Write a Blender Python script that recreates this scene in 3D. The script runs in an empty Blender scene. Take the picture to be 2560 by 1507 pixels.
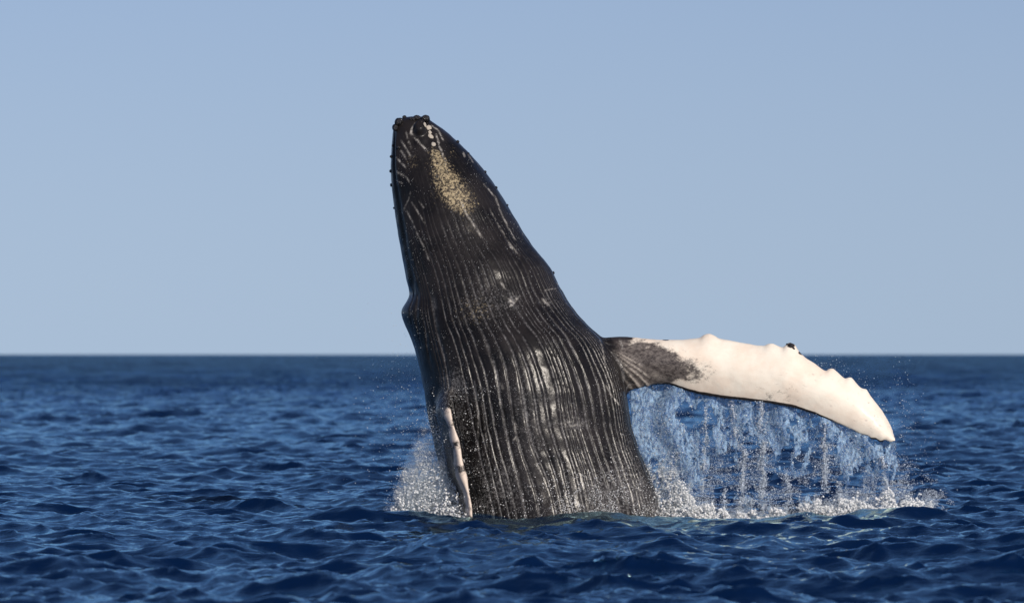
import bpy, math
import numpy as np
from mathutils import Vector
from mathutils.bvhtree import BVHTree

scene = bpy.context.scene
R = math.radians

# ------------------------------------------------------------------ camera
F_PX = 14222.0            # focal length in pixels of the 2560 px wide photograph (200 mm on 36 mm)
DIST = F_PX / 170.0       # camera to whale, metres
CAM_H = 2.4               # eye height above the sea (boat deck)

cam_data = bpy.data.cameras.new("camera")
cam = bpy.data.objects.new("camera", cam_data)
scene.collection.objects.link(cam)
cam.location = (0.0, -DIST, CAM_H)
cam.rotation_euler = (R(90) + math.atan(131.5 / F_PX), 0, 0)
cam_data.sensor_width = 36.0
cam_data.lens = 200.0
cam_data.clip_start = 1.0
cam_data.clip_end = 60000.0
cam_data.dof.use_dof = True
cam_data.dof.focus_distance = DIST - 0.8
cam_data.dof.aperture_fstop = 2.4
scene.camera = cam

# ------------------------------------------------------------------ sky and sun
SUN_ELEV, SUN_AZ = 25.0, 25.0      # azimuth: degrees to the right of straight behind the camera
world = bpy.data.worlds.new("World")
scene.world = world
world.use_nodes = True
nt = world.node_tree
nt.nodes.clear()
w_out = nt.nodes.new("ShaderNodeOutputWorld")
w_bg = nt.nodes.new("ShaderNodeBackground")
w_sky = nt.nodes.new("ShaderNodeTexSky")
w_sky.sky_type = 'NISHITA'
w_sky.sun_disc = False
w_sky.sun_elevation = R(SUN_ELEV)
w_sky.sun_rotation = R(180.0 - SUN_AZ)
w_sky.altitude = 0.0
w_sky.air_density = 0.9
w_sky.dust_density = 0.2
w_sky.ozone_density = 4.0
w_bg.inputs["Strength"].default_value = 0.0755
# sea air evens the sky out towards the horizon: elevation is eased as sqrt(z^2 + c^2)
w_tc = nt.nodes.new("ShaderNodeTexCoord")
w_sep = nt.nodes.new("ShaderNodeSeparateXYZ"); w_com = nt.nodes.new("ShaderNodeCombineXYZ")
w_sq = nt.nodes.new("ShaderNodeMath"); w_sq.operation = 'MULTIPLY_ADD'; w_sq.inputs[2].default_value = 0.075 ** 2
w_rt = nt.nodes.new("ShaderNodeMath"); w_rt.operation = 'SQRT'
nt.links.new(w_tc.outputs["Generated"], w_sep.inputs[0])
nt.links.new(w_sep.outputs[0], w_com.inputs[0]); nt.links.new(w_sep.outputs[1], w_com.inputs[1])
nt.links.new(w_sep.outputs[2], w_sq.inputs[0]); nt.links.new(w_sep.outputs[2], w_sq.inputs[1])
nt.links.new(w_sq.outputs[0], w_rt.inputs[0]); nt.links.new(w_rt.outputs[0], w_com.inputs[2])
nt.links.new(w_com.outputs[0], w_sky.inputs["Vector"])
w_bal = nt.nodes.new("ShaderNodeMix")          # the photograph's cool white balance, one even tint
w_bal.data_type, w_bal.blend_type = 'RGBA', 'MULTIPLY'
w_bal.inputs[0].default_value = 1.0
w_bal.inputs[7].default_value = (1.09, 0.925, 0.995, 1.0)
nt.links.new(w_sky.outputs[0], w_bal.inputs[6])
nt.links.new(w_bal.outputs[2], w_bg.inputs["Color"])
nt.links.new(w_bg.outputs[0], w_out.inputs["Surface"])

sun_data = bpy.data.lights.new("sun", 'SUN')
sun_data.energy = 4.2
sun_data.angle = R(0.53)
sun_data.color = (1.0, 0.91, 0.80)
sun = bpy.data.objects.new("sun", sun_data)
scene.collection.objects.link(sun)
sdir = Vector((math.sin(R(SUN_AZ)) * math.cos(R(SUN_ELEV)),
               -math.cos(R(SUN_AZ)) * math.cos(R(SUN_ELEV)), math.sin(R(SUN_ELEV))))
sun.location = sdir * 60
sun.rotation_euler = sdir.to_track_quat('Z', 'Y').to_euler()

scene.view_settings.view_transform = 'Standard'
scene.view_settings.look = 'None'
scene.view_settings.exposure = 0.0
scene.view_settings.gamma = 1.0
scene.view_settings.use_curve_mapping = False
scene.render.engine = 'CYCLES'
scene.cycles.max_bounces = 10
scene.cycles.transmission_bounces = 8
scene.cycles.glossy_bounces = 4
scene.cycles.diffuse_bounces = 3
scene.cycles.volume_bounces = 2
scene.cycles.caustics_reflective = False
scene.cycles.caustics_refractive = False
scene.cycles.sample_clamp_indirect = 6.0

# ------------------------------------------------------------------ helpers
rng = np.random.default_rng(11)
K = 2560.0 / 2519.0

def W(xd, yd, y=0.0):
    """world point at depth y for a point measured on the photograph"""
    d = DIST + np.asarray(y, float)
    return ((np.asarray(xd, float) * K - 1280.0) / F_PX * d, y,
            CAM_H - (np.asarray(yd, float) * K - 885.0) / F_PX * d)

def WX(xd, y=0.0): return W(xd, 0, y)[0]
def WZ(yd, y=0.0): return W(0, yd, y)[2]

def smooth(a, b, x):
    t = np.clip((np.asarray(x, float) - a) / (b - a), 0, 1)
    return t * t * (3 - 2 * t)

_tab = rng.random(65536)
def vnoise(p, seed=0):
    """smooth value noise in 0..1 on an (n,3) array"""
    p = np.asarray(p, float)
    i = np.floor(p).astype(np.int64)
    f = p - i
    f = f * f * (3 - 2 * f)
    out = np.zeros(len(p))
    for dx in (0, 1):
        for dy in (0, 1):
            for dz in (0, 1):
                h = ((i[:, 0] + dx) * 73856093) ^ ((i[:, 1] + dy) * 19349663) ^ ((i[:, 2] + dz) * 83492791) ^ (seed * 2654435)
                v = _tab[(h ^ (h >> 13)) & 65535]
                wx = f[:, 0] if dx else 1 - f[:, 0]
                wy = f[:, 1] if dy else 1 - f[:, 1]
                wz = f[:, 2] if dz else 1 - f[:, 2]
                out += v * wx * wy * wz
    return out

def fbm(p, seed=0, octaves=4, gain=0.5):
    p = np.asarray(p, float)
    a, s, t = 1.0, 0.0, 0.0
    for o in range(octaves):
        s = s + a * vnoise(p * 2 ** o, seed + o)
        t += a
        a *= gain
    return s / t

def link(o, parent=None):
    scene.collection.objects.link(o)
    if parent is not None:
        o.parent = parent
    return o

def mesh_from(name, verts, faces, mat=None, smooth_shade=True):
    """verts (n,3), faces (m,k) with constant k"""
    verts = np.ascontiguousarray(verts, dtype=np.float32)
    faces = np.ascontiguousarray(faces, dtype=np.int32)
    me = bpy.data.meshes.new(name)
    m, k = faces.shape
    me.vertices.add(len(verts))
    me.vertices.foreach_set("co", verts.ravel())
    me.loops.add(m * k)
    me.loops.foreach_set("vertex_index", faces.ravel())
    me.polygons.add(m)
    me.polygons.foreach_set("loop_start", np.arange(0, m * k, k, dtype=np.int32))
    me.update(calc_edges=True)
    me.validate()
    if smooth_shade:
        me.polygons.foreach_set("use_smooth", np.ones(len(me.polygons), dtype=bool))
    if mat:
        me.materials.append(mat)
    return me

def grid_faces(nr, nc, closed=False):
    r = np.arange(nr - 1)[:, None]
    c = np.arange(nc if closed else nc - 1)[None, :]
    c2 = (c + 1) % nc
    return np.stack([r * nc + c, r * nc + c2, (r + 1) * nc + c2, (r + 1) * nc + c], -1).reshape(-1, 4)

def attr(me, name, data):
    a = me.attributes.new(name, 'FLOAT', 'POINT')
    a.data.foreach_set("value", np.ascontiguousarray(data, dtype=np.float32))

class NT:
    """small node-tree builder"""
    def __init__(self, name):
        self.mat = bpy.data.materials.new(name)
        self.mat.use_nodes = True
        self.t = self.mat.node_tree
        self.t.nodes.clear()
        self.out = self.t.nodes.new("ShaderNodeOutputMaterial")
    def n(self, kind, **kw):
        nd = self.t.nodes.new(kind)
        for k, v in kw.items():
            setattr(nd, k, v)
        return nd
    def put(self, sock, v):
        if isinstance(v, bpy.types.NodeSocket):
            self.t.links.new(v, sock)
        elif v is not None:
            sock.default_value = v
    def math(self, op, a, b=None, c=None, clamp=False):
        nd = self.n("ShaderNodeMath", operation=op, use_clamp=clamp)
        self.put(nd.inputs[0], a)
        if b is not None: self.put(nd.inputs[1], b)
        if c is not None: self.put(nd.inputs[2], c)
        return nd.outputs[0]
    def ramp(self, x, lo, hi, a=0.0, b=1.0):
        nd = self.n("ShaderNodeMapRange", interpolation_type='SMOOTHSTEP')
        self.put(nd.inputs[0], x); self.put(nd.inputs[1], lo); self.put(nd.inputs[2], hi)
        self.put(nd.inputs[3], a); self.put(nd.inputs[4], b)
        return nd.outputs[0]
    def mix(self, f, a, b):
        nd = self.n("ShaderNodeMix", data_type='RGBA')
        self.put(nd.inputs[0], f); self.put(nd.inputs[6], a); self.put(nd.inputs[7], b)
        return nd.outputs[2]
    def noise(self, vec, scale, detail=3.0, rough=0.5):
        nd = self.n("ShaderNodeTexNoise")
        if vec is not None: self.put(nd.inputs["Vector"], vec)
        nd.inputs["Scale"].default_value = scale
        nd.inputs["Detail"].default_value = detail
        nd.inputs["Roughness"].default_value = rough
        return nd.outputs["Fac"]
    def attr(self, name, kind='GEOMETRY'):
        nd = self.n("ShaderNodeAttribute", attribute_name=name, attribute_type=kind)
        return nd.outputs["Fac"]
    def coords(self, scale=(1, 1, 1), rot=(0, 0, 0)):
        tc = self.n("ShaderNodeTexCoord")
        mp = self.n("ShaderNodeMapping")
        mp.inputs["Scale"].default_value = scale
        mp.inputs["Rotation"].default_value = rot
        self.t.links.new(tc.outputs["Object"], mp.inputs["Vector"])
        return mp.outputs[0]
    def bump(self, h, strength, dist, normal=None):
        nd = self.n("ShaderNodeBump")
        nd.inputs["Strength"].default_value = strength
        nd.inputs["Distance"].default_value = dist
        self.put(nd.inputs["Height"], h)
        if normal is not None: self.put(nd.inputs["Normal"], normal)
        return nd.outputs[0]
    def principled(self, **kw):
        nd = self.n("ShaderNodeBsdfPrincipled")
        for k, v in kw.items():
            self.put(nd.inputs[k.replace("_", " ")], v)
        self.t.links.new(nd.outputs[0], self.out.inputs["Surface"])
        return nd
C4 = lambda r, g, b: (r, g, b, 1.0)

# ------------------------------------------------------------------ sea
def wave_tile(n, size, peak, spread_iso, tail, seed, lo=0.0, kmax=None):
    """one tile of wind sea from a directional spectrum: height and horizontal pull, unit rms height"""
    g = np.random.default_rng(seed)
    k1 = 2 * np.pi * np.fft.fftfreq(n, size / n)
    kx, ky = np.meshgrid(k1, k1, indexing='xy')
    k = np.hypot(kx, ky); k[0, 0] = 1
    kp = 2 * np.pi / peak
    S = np.exp(-1.2 * (kp / k) ** 2) * k ** (-tail)
    S *= spread_iso + (1 - spread_iso) * (ky / k) ** 4
    S[k < lo] = 0
    if kmax: S *= np.exp(-(k / kmax) ** 2)
    S[0, 0] = 0
    H = np.sqrt(S) * (g.standard_normal((n, n)) + 1j * g.standard_normal((n, n)))
    h = np.fft.ifft2(H).real
    dx = np.fft.ifft2(-1j * kx / k * H).real
    dy = np.fft.ifft2(-1j * ky / k * H).real
    s = h.std()
    return h / s, dx / s, dy / s

def tile_sample(tile, size, x, y, ang):
    n = tile[0].shape[0]
    c, s = math.cos(ang), math.sin(ang)
    u = (x * c - y * s) / size * n
    v = (x * s + y * c) / size * n
    iu = np.floor(u).astype(np.int64); iv = np.floor(v).astype(np.int64)
    fu = (u - iu); fv = (v - iv)
    i0, i1, j0, j1 = iu % n, (iu + 1) % n, iv % n, (iv + 1) % n
    out = [t[j0, i0] * (1 - fu) * (1 - fv) + t[j0, i1] * fu * (1 - fv) + t[j1, i0] * (1 - fu) * fv + t[j1, i1] * fu * fv for t in tile]
    h, dx, dy = out
    return h, dx * c + dy * s, -dx * s + dy * c

SEA_WIND = wave_tile(2048, 80.0, 3.0, 0.14, 3.85, 5)
SEA_SWELL = wave_tile(512, 420.0, 13.0, 0.08, 4.2, 8)
A_WIND, A_SWELL, CHOP = 0.065, 0.10, -0.95

def sea_bumps(x, y):
    """broad humps round the breaching whale"""
    b = 0.15 * np.exp(-((x - 5.2) / 1.0) ** 2 - ((y + 2.6) / 0.8) ** 2)
    b += 0.17 * np.exp(-((x + 2.4) / 1.0) ** 2 - ((y + 2.4) / 0.6) ** 2)
    b += 0.19 * np.exp(-((x - 1.25) / 0.75) ** 2 - ((y + 2.4) / 0.55) ** 2)
    b += 0.09 * np.exp(-((x + 1.1) / 0.8) ** 2 - ((y + 2.5) / 0.5) ** 2)
    b -= 0.06 * np.exp(-((x - 2.3) / 0.6) ** 2 - ((y + 2.6) / 1.0) ** 2)
    b -= 0.03 * np.exp(-((x - 0.3) / 3.5) ** 2 - ((y + 0.8) / 1.2) ** 2)
    return b

def sea_at(x, y):
    calm = 1.0 - 0.35 * np.exp(-((x - 0.5) / 3.5) ** 2 - ((y + 1.0) / 2.5) ** 2)
    h, dx, dy = tile_sample(SEA_WIND, 80.0, x, y, 0.31)
    h2, dx2, dy2 = tile_sample(SEA_SWELL, 420.0, x + 60, y, -0.2)
    d = np.hypot(x, y)
    a2 = A_SWELL * (0.75 * smooth(4, 30, d) + 0.25 * smooth(60, 250, d))
    # gusts: slightly rougher and calmer areas
    pts = np.stack([x / 14.0, y / 30.0, np.zeros_like(x)], -1)
    gust = 0.75 + 0.5 * vnoise(pts, 3)
    a = A_WIND * gust * calm
    return (x + CHOP * a * dx, y + CHOP * a * dy, a * h + a2 * h2 + sea_bumps(x, y))

def build_sea():
    dense = np.linspace(-0.115, 0.115, 284)
    wide = 0.115 * (1.0 / 0.115) ** (np.arange(1, 25) / 24.0)
    s = np.concatenate([-wide[::-1], dense, wide])
    rows, d = [], 6.0
    while d < 40000:
        rows.append(d)
        if d < 44: d += 0.5
        elif d < 52: d += 0.16
        elif d < 100: d += 0.072
        else: d += 0.072 * (d / 100.0) ** 1.95
    d = np.array(rows)
    X = (d[:, None] * s[None, :]).ravel()
    Y = (np.repeat(d, len(s)) - DIST)
    x, y, z = sea_at(X, Y)
    verts = np.stack([x, y, z], -1)
    m = NT("sea_water")
    c1 = m.coords((0.38, 1.0, 1.0))
    n1 = m.noise(c1, 6.5, 5.0, 0.62)
    n2 = m.noise(c1, 34.0, 2.0, 0.5)
    hgt = m.math('ADD', n1, m.math('MULTIPLY', n2, 0.25))
    # beyond about 150 m the mesh is too coarse for the short waves: their slopes come from the material
    pos = m.n("ShaderNodeNewGeometry").outputs["Position"]
    sep = m.n("ShaderNodeSeparateXYZ"); m.t.links.new(pos, sep.inputs[0])
    far = m.ramp(sep.outputs[1], 60.0, 420.0, 0.0, 1.0)
    n3 = m.noise(m.coords((0.6, 1.0, 1.0)), 0.3, 5.0, 0.62)
    nrm = m.bump(m.math('MULTIPLY', n3, far), 1.0, 3.0)
    nrm = m.bump(hgt, 0.5, 0.03, nrm)
    body = m.mix(m.noise(m.coords((0.05, 0.03, 0.05)), 1.0, 2.0), C4(0.0004, 0.006, 0.030), C4(0.0008, 0.009, 0.042))
    fre = m.n("ShaderNodeFresnel"); fre.inputs["IOR"].default_value = 1.46; m.put(fre.inputs["Normal"], nrm)
    # waves too far to resolve hide their own flat backs, so distant water mirrors less of the low sky
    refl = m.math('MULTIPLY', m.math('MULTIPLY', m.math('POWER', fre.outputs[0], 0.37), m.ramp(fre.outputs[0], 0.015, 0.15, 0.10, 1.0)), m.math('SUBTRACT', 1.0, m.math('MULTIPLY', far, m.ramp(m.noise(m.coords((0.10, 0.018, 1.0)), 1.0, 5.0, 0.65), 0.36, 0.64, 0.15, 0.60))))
    dif = m.n("ShaderNodeBsdfDiffuse"); m.put(dif.inputs["Color"], body); m.put(dif.inputs["Normal"], nrm)
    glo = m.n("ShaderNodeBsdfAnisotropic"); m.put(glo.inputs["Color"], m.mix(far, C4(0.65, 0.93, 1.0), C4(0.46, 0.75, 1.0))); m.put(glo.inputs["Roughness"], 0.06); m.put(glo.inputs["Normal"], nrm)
    glo.distribution = 'GGX'
    mx = m.n("ShaderNodeMixShader"); m.put(mx.inputs[0], refl)
    m.t.links.new(dif.outputs[0], mx.inputs[1]); m.t.links.new(glo.outputs[0], mx.inputs[2])
    m.t.links.new(mx.outputs[0], m.out.inputs["Surface"])
    me = mesh_from("sea", verts, grid_faces(len(d), len(s))[:, ::-1][:, [3, 2, 1, 0]], m.mat)
    o = link(bpy.data.objects.new("sea", me))
    o["kind"] = "structure"
    o["label"] = "deep blue choppy open sea reaching to the horizon"
    return o
sea = build_sea()
print("sea polys", len(sea.data.polygons))

# ------------------------------------------------------------------ whale
# outline of the body, measured on the photograph: (row, left, right)
OUT = np.array([
    (282, 1006, 1026), (283.5, 996, 1040), (286, 985, 1048), (290, 977, 1056), (296, 970, 1064), (305, 966, 1077), (320, 964, 1098), (352, 961, 1131),
    (400, 959, 1176), (450, 961, 1214), (490, 966, 1240), (530, 971, 1263), (570, 977, 1289), (600, 983, 1310), (640, 989, 1345),
    (665, 993, 1363), (700, 998, 1381), (735, 1001, 1402), (770, 1003, 1427), (800, 1006, 1452), (830, 1012, 1482),
    (870, 1022, 1508), (910, 1032, 1528), (950, 1040, 1542), (1000, 1050, 1549), (1050, 1060, 1556), (1100, 1074, 1570),
    (1150, 1088, 1590), (1200, 1100, 1606), (1250, 1110, 1617), (1300, 1119, 1626), (1400, 1137, 1640), (1500, 1155, 1650)], float)
LEAN = 0.13
def body_at(yd):
    l = np.interp(yd, OUT[:, 0], OUT[:, 1]); r = np.interp(yd, OUT[:, 0], OUT[:, 2])
    return 0.5 * (l + r), 0.5 * (r - l)
def row_of(z):      # photograph row of a height at the whale
    return ((CAM_H - z) * 170.0 + 885.0) / K
def body_frame(z):
    c, a = body_at(row_of(z))
    a = np.maximum(a * K / 170.0, 1e-3)
    return (c * K - 1280.0) / 170.0, a, a * 0.96, LEAN * z - 0.1

def loft_body():
    yd = np.concatenate([np.array([282, 282.6, 283.5, 285, 287.5, 291, 296, 303, 312, 324, 338]), np.linspace(352, 1490, 92)])
    zs = WZ(yd)
    th = np.linspace(0, 2 * np.pi, 96, endpoint=False)
    cx, a, b, cy = body_frame(zs)
    ct, st = np.cos(th), np.sin(th)
    sx = np.sign(ct) * np.abs(ct) ** 0.94
    sy = np.sign(st) * np.abs(st) ** 0.94
    x = cx[:, None] + a[:, None] * sx
    y = cy[:, None] + b[:, None] * sy
    z = np.repeat(zs[:, None], 96, 1)
    v = np.stack([x, y, z], -1).reshape(-1, 3)
    f = [tuple(q) for q in grid_faces(len(yd), 96, True)]
    n = len(v)
    top, bot = (cx[0], cy[0], zs[0] + 0.004), (cx[-1], cy[-1], zs[-1])
    v = np.vstack([v, [top], [bot]])
    f += [(n, (i + 1) % 96, i) for i in range(96)]
    k = (len(yd) - 1) * 96
    f += [(n + 1, k + i, k + (i + 1) % 96) for i in range(96)]
    return v, f

FIN_TOP = np.array([(1400, 850), (1470, 832), (1500, 828), (1530, 826), (1565, 829), (1600, 833), (1640, 835), (1680, 835), (1722, 830), (1732, 823),
    (1745, 821), (1757, 825), (1768, 831), (1800, 837), (1830, 843), (1860, 848), (1880, 849), (1888, 845), (1900, 845), (1912, 850), (1925, 854), (1933, 846),
    (1943, 844), (1953, 849), (1962, 862), (1978, 877), (2000, 891), (2020, 906), (2030, 911), (2036, 906), (2046, 906), (2056, 913), (2066, 922),
    (2077, 931), (2083, 926), (2091, 928), (2102, 940), (2112, 951), (2118, 955), (2126, 956), (2134, 968), (2150, 988), (2165, 1008), (2179, 1030), (2189, 1051), (2196, 1068), (2199, 1078)], float)
FIN_BOT = np.array([(1440, 965), (1500, 975), (1535, 976), (1550, 969), (1570, 957), (1590, 950), (1615, 945), (1640, 946), (1660, 951), (1690, 962), (1720, 970), (1750, 976),
    (1780, 980), (1830, 985), (1870, 990), (1900, 994), (1950, 1004), (2000, 1019), (2030, 1031), (2060, 1044), (2085, 1055), (2110, 1067), (2128, 1073), (2136, 1081), (2147, 1080), (2158, 1087), (2170, 1083), (2182, 1088), (2194, 1084)], float)
def fin_y(xd):      # depth of the fin's mid plane: it swings a little towards the camera
    return 0.22 - 0.75 * smooth(1450, 2200, xd)
def arc(P, n):
    d = np.concatenate([[0], np.cumsum(np.hypot(*np.diff(P, axis=0).T))]); d /= d[-1]
    t = np.linspace(0, 1, n)
    return np.stack([np.interp(t, d, P[:, 0]), np.interp(t, d, P[:, 1])], -1)
def loft_fin():
    n, m = 150, 30
    # pair the edges by x first, drifting to arc length at the tip
    T, B = arc(FIN_TOP, n), arc(FIN_BOT, n)
    kern = np.exp(-np.linspace(-2, 2, 25) ** 2); kern /= kern.sum()
    Ts = np.stack([np.convolve(np.pad(T[:, q], 12, mode='reflect', reflect_type='odd'), kern, 'valid') for q in (0, 1)], -1)
    t = np.linspace(0, 1, n)
    rings = []
    for i in range(n):
        s = t[i]
        th = 0.34 * (1 - s) ** 0.6 + 0.055
        th *= 1 - 0.5 * smooth(0.93, 1.0, s)
        ang = np.linspace(0, 2 * np.pi, m, endpoint=False)
        c = 0.5 - 0.5 * np.cos(ang)                        # 0 at the leading edge, 1 at the trailing edge
        prof = np.sin(ang) * (1.25 - 0.75 * c)             # thick in front, thin behind
        knob = 1.35 * np.exp(-c * 9.0)                            # knuckles stay on the leading edge
        xd = Ts[i, 0] + (B[i, 0] - Ts[i, 0]) * c + (T[i, 0] - Ts[i, 0]) * knob
        yd = Ts[i, 1] + (B[i, 1] - Ts[i, 1]) * c + (T[i, 1] - Ts[i, 1]) * knob
        ym = fin_y(0.5 * (T[i, 0] + B[i, 0]))
        camber = 0.16 * (0.5 - c) + 0.10 * np.sin(np.pi * c) * -1
        y = ym + camber - prof * th * 0.5
        x, _, z = W(xd, yd, 0.0)
        rings.append(np.stack([x, y, z], -1))
    v = np.array(rings).reshape(-1, 3)
    f = [tuple(q) for q in grid_faces(n, m, True)]
    k = len(v)
    v = np.vstack([v, v[:m].mean(0), v[-m:].mean(0)])
    f += [(k, (i + 1) % m, i) for i in range(m)]
    f += [(k + 1, (n - 1) * m + i, (n - 1) * m + (i + 1) % m) for i in range(m)]
    return v, f

# the other flipper, seen along its leading edge: (row, centre, half width, depth of the leading edge)
NEAR = np.array([(925, 1110, 9, -0.62), (960, 1103, 13, -1.02), (1000, 1103, 15, -1.42), (1040, 1111, 17, -1.58), (1080, 1120, 17, -1.66), (1120, 1128, 16, -1.7), (1160, 1137, 15, -1.72),
    (1200, 1146, 12, -1.73), (1240, 1153, 10, -1.73), (1270, 1157, 10, -1.73), (1330, 1168, 9, -1.72), (1400, 1180, 6, -1.7)], float)
def loft_near():
    yd = np.linspace(925, 1400, 70)
    cx = 7.0 + np.interp(yd, NEAR[:, 0], NEAR[:, 1]); hw = np.interp(yd, NEAR[:, 0], NEAR[:, 2]); fy = np.interp(yd, NEAR[:, 0], NEAR[:, 3])
    hw = hw + 2.2 * np.sin(yd / 13.0) * smooth(980, 1040, yd)
    cx = cx + 1.5 * np.sin(yd / 21.0)
    m = 26
    rings = []
    ang = np.linspace(0, 2 * np.pi, m, endpoint=False)
    for i in range(len(yd)):
        c = 0.5 - 0.5 * np.cos(ang)
        h = hw[i] * K / 170.0 * 0.68
        chord = 0.85
        prof = np.sin(ang) * (1.3 - 0.7 * c)
        x0, z0 = W(cx[i], yd[i], 0)[0], W(cx[i], yd[i], 0)[2]
        x = x0 - 0.30 * c * chord + prof * h
        y = fy[i] + c * chord
        rings.append(np.stack([x, y, np.full(m, z0)], -1))
    v = np.array(rings).reshape(-1, 3)
    n = len(yd)
    f = [tuple(q) for q in grid_faces(n, m, True)]
    k = len(v)
    v = np.vstack([v, v[:m].mean(0), v[-m:].mean(0)])
    f += [(k, (i + 1) % m, i) for i in range(m)]
    f += [(k + 1, (n - 1) * m + i, (n - 1) * m + (i + 1) % m) for i in range(m)]
    return v, f

def skin_material():
    m = NT("whale_skin")
    co = m.coords()
    phase, pm, white, mott, glint_tan, dark = [m.attr(a) for a in ("phase", "pleat", "white", "mottle", "tan", "edge")]
    fold = m.attr("fold")
    mark = m.attr("mark")
    # throat grooves: pale fold skin also carrying painted ridge highlights, broken along their length
    fr = m.math('ABSOLUTE', m.math('SUBTRACT', m.math('FRACT', phase), 0.5))
    line = m.ramp(fr, 0.03, 0.20, 1.0, 0.0)
    brk = m.ramp(m.noise(co, 3.0, 7.0, 0.75), 0.38, 0.62, 0.05, 1.0)
    grain = m.ramp(m.noise(co, 34.0, 5.0, 0.75), 0.40, 0.60, 0.10, 1.0)
    lm = m.math('MULTIPLY', m.math('MULTIPLY', line, pm), m.math('MULTIPLY', brk, grain), clamp=True)
    base = m.mix(m.ramp(m.noise(co, 1.6, 5.0, 0.65), 0.3, 0.7), C4(0.0045, 0.0042, 0.0046), C4(0.018, 0.0155, 0.0158))
    col = m.mix(lm, base, C4(0.20, 0.195, 0.198))
    # grey scuffing, fine and coarse
    n_s = m.noise(co, 30.0, 7.0, 0.8)
    sp = m.ramp(m.math('ADD', n_s, m.math('MULTIPLY', m.math('SUBTRACT', mott, 0.5), 0.22)), 0.50, 0.62)
    mm = m.math('MULTIPLY', m.ramp(mott, 0.0, 0.35), sp, clamp=True)
    col = m.mix(m.math('MULTIPLY', mm, 0.75), col, C4(0.19, 0.185, 0.188))
    # warm sun glint on the wet throat, painted as ragged sandy speckle
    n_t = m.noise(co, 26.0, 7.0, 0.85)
    tm = m.ramp(m.math('ADD', glint_tan, m.math('MULTIPLY', m.math('SUBTRACT', n_t, 0.5), 3.2)), 0.42, 0.78)
    col = m.mix(m.math('MULTIPLY', tm, m.ramp(glint_tan, 0.0, 0.15)), col, C4(0.40, 0.325, 0.205))
    # white flippers; the border with the grey root is ragged and streaked
    cs = m.coords((1.0, 1.0, 1.5), (0, 0.75, 0))
    n_w = m.noise(cs, 5.5, 9.0, 0.80)
    rag = m.math('ADD', white, m.math('MULTIPLY', m.math('SUBTRACT', n_w, 0.5), 3.2))
    wm = m.ramp(rag, 0.28, 0.95)
    greyroot = m.mix(m.ramp(m.noise(cs, 16.0, 6.0, 0.75), 0.35, 0.65), C4(0.045, 0.038, 0.038), C4(0.17, 0.15, 0.14))
    col = m.mix(m.math('MULTIPLY', m.attr("root"), 1.0, clamp=True), col, greyroot)
    # pale folds of the armpit
    col = m.mix(m.math('MULTIPLY', fold, m.ramp(m.noise(co, 26.0, 4.0, 0.7), 0.3, 0.6), clamp=True), col, C4(0.42, 0.38, 0.34))
    pale = m.mix(m.ramp(m.noise(co, 2.0, 7.0, 0.7), 0.36, 0.70), C4(0.86, 0.80, 0.70), C4(0.80, 0.685, 0.575))
    scr = m.ramp(m.noise(m.coords((2.0, 3.0, 22.0), (0, 0.35, 0)), 3.0, 3.0, 0.6), 0.70, 0.76)
    pale = m.mix(m.math('MULTIPLY', scr, 0.5), pale, C4(0.30, 0.25, 0.22))
    pale = m.mix(m.attr("near"), pale, C4(0.75, 0.64, 0.55))
    col = m.mix(wm, col, pale)
    col = m.mix(m.ramp(m.math('ADD', dark, m.math('MULTIPLY', m.math('SUBTRACT', n_w, 0.5), 0.8)), 0.35, 0.6), col, C4(0.035, 0.03, 0.03))
    # pale scars and rubbed tips
    col = m.mix(m.math('MULTIPLY', mark, m.ramp(m.noise(co, 16.0, 6.0, 0.8), 0.40, 0.60), clamp=True), col, C4(0.38, 0.36, 0.335))
    # wet relief: wrinkles and clinging beads of water
    mid = m.noise(co, 26.0, 5.0, 0.7)
    vor = m.n("ShaderNodeTexVoronoi"); m.put(vor.inputs["Vector"], co); vor.inputs["Scale"].default_value = 42.0
    bead = m.ramp(vor.outputs["Distance"], 0.05, 0.38, 1.0, 0.0)
    bead = m.math('MULTIPLY', bead, m.ramp(m.noise(co, 9.0, 3.0, 0.6), 0.48, 0.62))
    h = m.math('ADD', m.math('MULTIPLY', line, m.math('MULTIPLY', pm, -1.0)), m.math('MULTIPLY', mid, 0.28))
    nrm = m.bump(h, 0.55, 0.014)
    keep = m.math('SUBTRACT', 1.0, m.math('MULTIPLY', wm, 0.6))
    nrm2 = m.bump(m.math('MULTIPLY', bead, keep), 0.9, 0.012, nrm)
    p = m.principled(Base_Color=col, Roughness=0.55, IOR=1.38, Normal=nrm)
    p.inputs["Specular IOR Level"].default_value = 0.10
    m.put(p.inputs["Coat Weight"], m.math('MULTIPLY', keep, 0.58))
    p.inputs["Coat Roughness"].default_value = 0.22
    p.inputs["Coat IOR"].default_value = 1.35
    m.put(p.inputs["Coat Normal"], nrm2)
    p.inputs["Subsurface Weight"].default_value = 0.0
    return m.mat

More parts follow.
